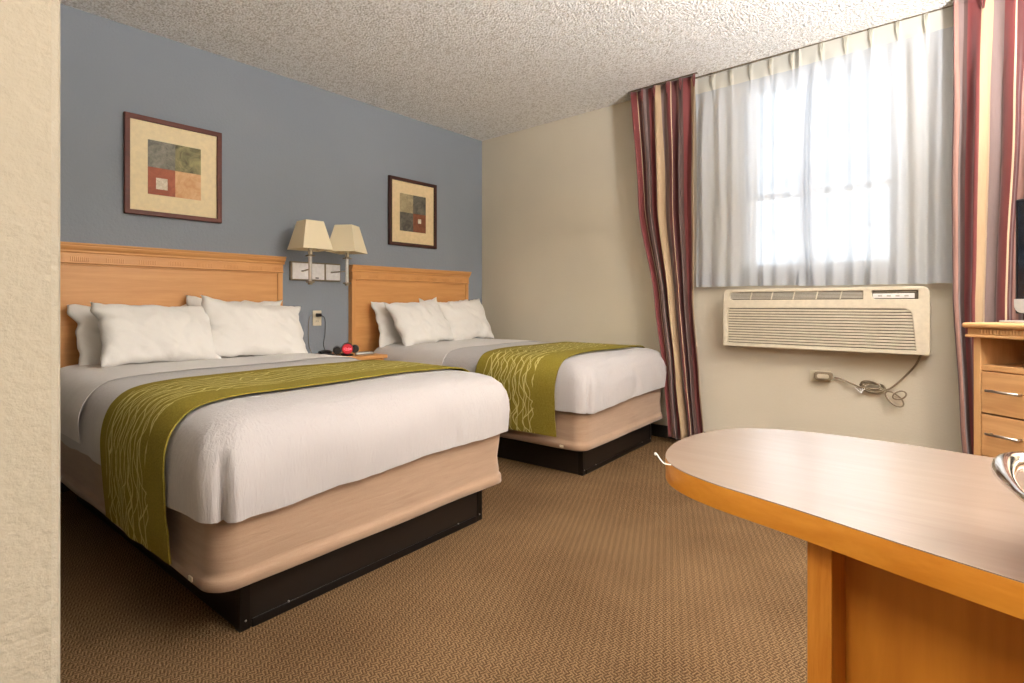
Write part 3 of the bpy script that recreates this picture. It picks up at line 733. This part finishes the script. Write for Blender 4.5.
# local: x to the right of the picture (toward -Y world), y out of wall is -y... (front faces local -y)
a = .573; HH = .392
fd = WX-AX
prof = rrect(-a, a, 0, HH, [.04, .05, .012, .012], 8)
grl = rrect(-a+.030, a-.085, .024, .262, [.035, .014, .004, .004], 6)
grl = [(x+(.0 if x < 0 else (z-.262)*-.10 - .0), z) for x, z in grl]
vent = rrect(-a+.045, .255, .318, .370, [.004, .022, .02, .004], 5)
ctl = rrect(.300, a-.052, .318, .370, [.004, .004, .02, .004], 5)
Fm = Matrix.Translation((0, -fd+.014, 0)) @ R
plate('front_cover', [prof, grl, vent, ctl], .030, .004, M['ac'], root, Fm)
bm = bmesh.new()
sh = plate('casing', [[(x*.995, z*.99+.002) for x, z in prof]], fd-.034, .004, M['ac'], root, Matrix.Translation((0, -(fd-.034)/2-.001, 0)) @ R)
# louvres
bm = bmesh.new(); z = .030
while z < .255:
    xr = a-.080-(z-.262)*.10; xl = -a+.029
    box(bm, xl, xr, -fd+.003, -fd+.020, z, z+.0125)
    z += .0178
g = obj('grille', bm, M['ac'], root, bevel=.003)
obj('grille_recess', boxes((-a+.026, a-.05, -fd+.024, -fd+.032, .020, .268)), M['ac_dark'], root)
# discharge vent: grey fins and upright dividers
bm = bmesh.new()
for k in range(6): box(bm, -a+.044, .257, -fd+.008, -fd+.024, .325+k*.0085, .3305+k*.0085)
v_ = obj('discharge_vent', bm, M['ac_grille'], root)
for k in range(1, 6):
    x = -a+.045+k*.132; bm = bmesh.new(); b4 = box(bm, x, x+.005, -fd+.004, -fd+.02, .321, .377)
    for q in b4:
        if q.co.z > .35: q.co.x += .012
    obj('vent_divider', bm, M['ac'], v_)
obj('vent_recess', boxes((-a+.04, .26, -fd+.025, -fd+.031, .318, .380)), M['ac_dark'], v_)
cp = obj('control_panel', boxes((.295, a-.048, -fd+.022, -fd+.031, .318, .380)), M['ac_dark'], root)
bm = bmesh.new(); box(bm, .303, a-.07, -fd+.008, -fd+.022, .324, .352); obj('control_strip', bm, M['nickel_bright'], cp, bevel=.002)
obj('control_ledge', boxes((.303, a-.062, -fd+.016, -fd+.022, .358, .364)), M['ac_grille'], cp, bevel=.001)
for k in range(4): obj('button', boxes((.33+k*.042, .35+k*.042, -fd+.005, -fd+.008, .334, .342)), M['grey_plastic'], cp, bevel=.001)
# power cord : from lower right corner, tied bundle, to the fat plug
def aw(y, z, d=.02): return (ayc-y, -d, z-azb)
b = bmesh.new()
tube(b, spline([aw(.26, .762, .10), aw(.262, .735, .05), aw(.30, .66, .02), aw(.40, .54, .02), aw(.47, .515, .03), aw(.53, .52, .035), aw(.58, .535, .03), aw(.66, .565, .02), aw(.70, .574, .02)], 8), .0055, 10)
c1 = obj('power_cord', b, M['cord_grey'], root, True)
b = bmesh.new()
for i, (yc, zc, ry, rz_, ang) in enumerate([(.50, .535, .062, .020, .10), (.49, .528, .058, .030, -.05), (.505, .545, .05, .022, .2), (.385, .475, .055, .028, .75), (.36, .50, .035, .022, -.5)]):
    pts = []
    for k in range(28):
        t = 2*PI*k/28; y = ry*math.cos(t); z = rz_*math.sin(t)
        pts.append(aw(yc-(y*math.cos(ang)-z*math.sin(ang)), zc-(y*math.sin(ang)+z*math.cos(ang)), .02+.007*i+.004*math.sin(2*t)))
    tube(b, pts, .005, 8, closed=True)
obj('cord_coil', b, M['cord_grey'], c1, True)
b = bmesh.new()
for q in range(3):
    tube(b, spline([aw(.535+.012*q, .52, .04), aw(.55, .50-.004*q, .05), aw(.56+.012*q, .505+.01*q, .055)], 5), .002, 6)
obj('wire_tie', b, M['white_plastic'], c1, True)
b = bmesh.new(); p0 = aw(.755, .578)
rr = rrect(p0[0]-.055, p0[0]+.05, p0[2]-.026, p0[2]+.026, .016, 5)
pl = plate('plug', [rr], .036, .008, M['cord_grey'], root, Matrix.Translation((0, -.036, 0)) @ R)
plate('plug_face', [rrect(p0[0]-.036, p0[0]+.03, p0[2]-.013, p0[2]+.013, .010, 5)], .006, .002, M['ac'], pl, Matrix.Translation((0, -.055, 0)) @ R)
outlet('wall_outlet', 'beige horizontal outlet below the air conditioner holding its fat plug', (WX, .782, .572), -PI/2, True)

# ------------------------------------------------------------------ desk (peninsula)
root = thing('desk', 'maple desk with rounded end and pale glossy top in the right foreground', 'desk', (1.08, -.6, 0))
ox, oyy = 1.08, -.6
DZ = .75
outline = spline([(.60, -1.74, 0), (.69, -.5, 0), (.735, -.2, 0), (.775, -.035, 0), (.803, .073, 0), (.836, .184, 0), (.853, .249, 0), (.873, .325, 0), (.905, .395, 0), (.955, .445, 0), (1.03, .474, 0), (1.12, .483, 0), (1.21, .470, 0), (1.29, .432, 0), (1.345, .36, 0), (1.372, .26, 0), (1.378, .12, 0), (1.365, -.05, 0), (1.36, -.5, 0), (1.36, -1.74, 0)], 5)
ol = [(p.x-ox, p.y-oyy) for p in outline][::-1]
plate('desktop', [ol], .0016, .0004, M['desk_top'], root, Matrix.Translation((0, 0, DZ-.0008)))
plate('edge_band', [ol], .038, .0006, M['maple_edge'], root, Matrix.Translation((0, 0, DZ-.0207)))
obj('end_panel', boxes((.883-ox, 1.315-ox, .160-oyy, .192-oyy, 0, DZ-.041)), M['maple_post'], root, bevel=.002)
obj('modesty_panel', boxes((.985-ox, 1.005-ox, -1.74-oyy, .160-oyy, .0, DZ-.041)), M['maple_panel'], root)
# white hooked wire on the desk corner
root = thing('plastic_hook', 'small white bent plastic hook sticking out from the rounded desk edge', 'hook', (.935, .430, DZ))
b = bmesh.new(); tube(b, spline([(-.018, -.012, .002), (-.024, -.002, .004), (-.026, .006, .012), (-.028, .010, .019), (-.034, .010, .021)], 6), .0012, 8)
bmesh.ops.create_uvsphere(b, u_segments=8, v_segments=6, radius=.0028, matrix=Matrix.Translation((-.034, .010, .021))); obj('wire', b, M['white_plastic'], root, True)

# ------------------------------------------------------------------ desk chair (only the tip of one armrest is in view)
root = thing('desk_chair', 'chair with curved chrome armrest and glossy amber pad, at the right edge of the desk', 'chair', (.45, -.44, 0))
def cl(x, y, z): return (x-.45, y+.44, z)
b = bmesh.new()
sp_ = spline([cl(*q) for q in ((.70, -.62, .80), (.71, -.30, .82), (.722, -.10, .836), (.755, -.045, .838), (.81, -.028, .839), (.87, -.022, .840), (.918, -.028, .841), (.938, -.050, .841), (.945, -.09, .84), (.935, -.30, .82), (.90, -.60, .80))], 8)
n = len(sp_); rad = [.0045+.0085*smoothstep(.36, .56, i/(n-1)) for i in range(n)]
tube(b, sp_, rad, 14); a_ = obj('armrest', b, M['chrome'], root, True)
b = bmesh.new(); P = [cl(*q) for q in ((.72, -.60, .797), (.735, -.10, .833), (.765, -.060, .834), (.83, -.040, .834), (.90, -.040, .835), (.925, -.065, .835), (.925, -.30, .812), (.88, -.60, .797))]
top = [b.verts.new(p) for p in P]; bot = [b.verts.new((p[0], p[1], p[2]-.012)) for p in P]
b.faces.new(top); b.faces.new(bot[::-1])
for k in range(len(P)): b.faces.new((top[k], top[(k+1) % len(P)], bot[(k+1) % len(P)], bot[k]))
obj('arm_pad', b, M['amber'], a_, bevel=.004)
obj('seat', boxes((-.23, .19, -.20, .16, .43, .49)), M['maple_panel'], root, bevel=.02, seg=3)
obj('backrest', boxes((-.21, .17, -.27, -.24, .58, .98)), M['maple_panel'], root, bevel=.012, seg=3)
for dx in (-.2, .16):
    for dy in (-.225, .14):
        b = bmesh.new(); tube(b, [(dx, dy, 0), (dx, dy, .44 if dy > 0 else .93)], .011, 10); obj('leg', b, M['chrome'], root, True)
for A_ in (((.70, -.61, .80), (.65, -.645, .80), (.61, -.665, .80)), ((.90, -.59, .80), (.82, -.64, .79), (.70, -.66, .79), (.62, -.67, .79))):
    b = bmesh.new(); tube(b, spline([cl(*q) for q in A_], 6), .010, 10); obj('arm_support', b, M['chrome'], root, True)

# ------------------------------------------------------------------ dresser in the corner with television
DA = math.atan2(-.814, -.58)
root = thing('dresser', 'light beech dresser with open shelf and drawers standing in the window corner', 'dresser', (2.850, .020, 0), DA)
Wd, Dd, Ht = .95, .48, .965
obj('side_panel', boxes((0, .026, .0, Dd, 0, Ht-.055)), M['dresser_z'], root, bevel=.002)
obj('side_panel', boxes((Wd-.026, Wd, .0, Dd, 0, Ht-.055)), M['dresser_z'], root, bevel=.002)
obj('back_panel', boxes((.026, Wd-.026, Dd-.012, Dd, .06, Ht-.055)), M['dresser_in'], root)
obj('shelf', boxes((.026, Wd-.026, .004, Dd-.012, .778, .800)), M['dresser'], root, bevel=.002)
obj('plinth', boxes((.026, Wd-.026, .03, .05, 0, .09)), M['dresser'], root)
# top with ogee slab, reeded frieze, lower lip
tp = plate('top', [rrect(-.028, Wd+.028, -.03, Dd, .012, 4)], .020, .007, M['dresser'], root, Matrix.Translation((0, 0, Ht-.010)))
fz = obj('frieze', boxes((-.012, Wd+.012, -.014, Dd-.002, Ht-.046, Ht-.020)), M['dresser'], root, bevel=.002)
bm = bmesh.new()
for k in range(80): box(bm, .03+k*.011, .036+k*.011, -.019, -.014, Ht-.043, Ht-.024)
obj('reeding', bm, M['dresser_z'], fz, bevel=.0012)
obj('lower_lip', boxes((-.018, Wd+.018, -.022, Dd-.004, Ht-.058, Ht-.046)), M['dresser'], root, bevel=.004)
zt = .774
for k in range(4):
    z1_, z0_ = zt-k*.168, zt-k*.168-.162
    d = obj('drawer', boxes((.029, Wd-.029, .0, .020, z0_, z1_), (.06, Wd-.06, .020, Dd-.03, z0_+.01, z1_-.03)), M['dresser'], root, bevel=.0025)
    for xc in (.118, Wd-.118):
        b = bmesh.new(); zc = (z0_+z1_)/2+.01
        tube(b, [(xc-.056, -.026, zc), (xc+.056, -.026, zc)], .0052, 10)
        for s in (-.05, .05): tube(b, [(xc+s, 0, zc), (xc+s, -.026, zc)], .004, 8)
        obj('handle', b, M['steel'], d, True)
# television
root = thing('television', 'dark flat screen television with silver lower bezel on the dresser', 'television', (2.850, .020, Ht), DA)
tx, ty = .018, .20
obj('screen_housing', boxes((tx-.004, tx+.72, ty, ty+.05, .035, .50)), M['black'], root, bevel=.006)
obj('screen', boxes((tx+.008, tx+.708, ty-.003, ty, .10, .49)), M['screen'], root)
plate('lower_bezel', [rrect(tx-.002, tx+.718, .038, .095, [.003, .003, .03, .03], 5)], .012, .003, M['grey_plastic'], root, Matrix.Translation((0, ty-.004, 0)) @ R)
obj('stand', boxes((tx-.03, tx+.75, ty-.05, ty+.12, .0, .008), (tx+.32, tx+.40, ty+.01, ty+.05, .008, .05)), M['grey_plastic'], root, bevel=.003)

# ------------------------------------------------------------------ fill lamps added out of view to brighten the room
t = NT('fill_panel_glow'); t.base(lin((255, 244, 226))); t.b.inputs['Emission Color'].default_value = (1, .86, .70, 1); t.b.inputs['Emission Strength'].default_value = 3
root = thing('fill_ceiling_light', 'added unseen fill panel on the ceiling over the entry side of the room', 'ceiling light', (-1.4, .25, CH))  # added fill, lights the desk front from outside the view
obj('tray', boxes((-.62, .62, -.17, .17, -.05, 0)), M['white_plastic'], root, bevel=.01)
obj('diffuser', boxes((-.60, .60, -.15, .15, -.062, -.0505)), t.m, root, bevel=.004)
root = thing('fill_floor_lamp', 'added unseen fill lamp with round opal globe and open bowl between desk and dresser', 'lamp', (1.80, -1.1, 0))  # added fill: globe and uplight brighten walls, beds and ceiling
b = bmesh.new(); lathe(b, [(.15, 0), (.15, .015), (.03, .03), (.012, .04), (.012, 1.20), (.05, 1.215), (.05, 1.225)], n=24); obj('pole', b, M['nickel'], root, True)
t2 = NT('fill_globe_glow'); t2.base(lin((250, 246, 240))); t2.b.inputs['Emission Color'].default_value = (.99, .975, .98, 1); t2.b.inputs['Emission Strength'].default_value = P_FILL_GLOBE = 70  # glow of the added fill globe
b = bmesh.new(); bmesh.ops.create_uvsphere(b, u_segments=28, v_segments=16, radius=.15, matrix=Matrix.Translation((0, 0, 1.37))); obj('globe', b, t2.m, root, True)
b = bmesh.new(); lathe(b, [(.02, 1.515), (.012, 1.53), (.012, 1.66)], n=20); obj('upper_pole', b, M['nickel'], root, True)
b = bmesh.new(); lathe(b, [(.02, 1.65), (.10, 1.67), (.18, 1.71), (.20, 1.76), (.193, 1.76), (.17, 1.715), (.09, 1.682), (.02, 1.665)], n=32); obj('lamp_bowl', b, M['nickel'], root, True)
def area(name, loc, rot, sx, sy, power, colr, spread=PI):
    l = bpy.data.lights.new(name, 'AREA'); l.shape = 'RECTANGLE'; l.size = sx; l.size_y = sy; l.energy = power; l.color = colr; l.spread = spread
    o = bpy.data.objects.new(name, l); col.objects.link(o); o.location = loc; o.rotation_euler = rot; return o
P_DAY, P_GROUND, P_FILL_PANEL, P_FILL_UP = 24, 60, 66, 390
area('daylight', (WX+.75, .80, 2.15), (0, math.radians(80), 0), 2.2, 2.2, P_DAY, (.93, .97, 1.0))
area('ground_bounce_light', (WX+1.0, .80, .55), (0, math.radians(130), 0), 2.0, 2.4, P_GROUND, (1.0, .98, .94))
area('fill_panel_light', (-1.4, .25, CH-.066), (0, 0, 0), 1.18, .28, P_FILL_PANEL, (1, .88, .74))  # fill lamp below the added ceiling panel
area('fill_uplight', (1.80, -1.1, 1.765), (PI, 0, 0), .3, .3, P_FILL_UP, (.99, .985, 1.0))  # fill lamp in the added bowl, bounced off the ceiling
wl = bpy.data.worlds.new('daylight_sky'); scene.world = wl; wl.use_nodes = True
bg = wl.node_tree.nodes['Background']; bg.inputs[0].default_value = (.85, .93, 1, 1); bg.inputs[1].default_value = 1.6

# ------------------------------------------------------------------ camera
cam = bpy.data.cameras.new('camera'); co = bpy.data.objects.new('camera', cam); col.objects.link(co)
co.location = (0, 0, 1.04)
yaw = math.atan2(468, 540)                       # x axis of the room lies this far to the right of the view
fwd = Vector((540, 468, 0)).normalized()         # forward direction in room coordinates
co.rotation_euler = (PI/2, 0, math.atan2(fwd.y, fwd.x)-PI/2)
cam.sensor_fit = 'HORIZONTAL'; cam.sensor_width = 36; cam.lens = 540/1024*36
cam.shift_y = -(341.5-304)/1024; cam.clip_start = .02
scene.camera = co
vs = scene.view_settings; vs.view_transform = 'Standard'; vs.look = 'None'; vs.gamma = 1; vs.use_curve_mapping = False; vs.exposure = .14
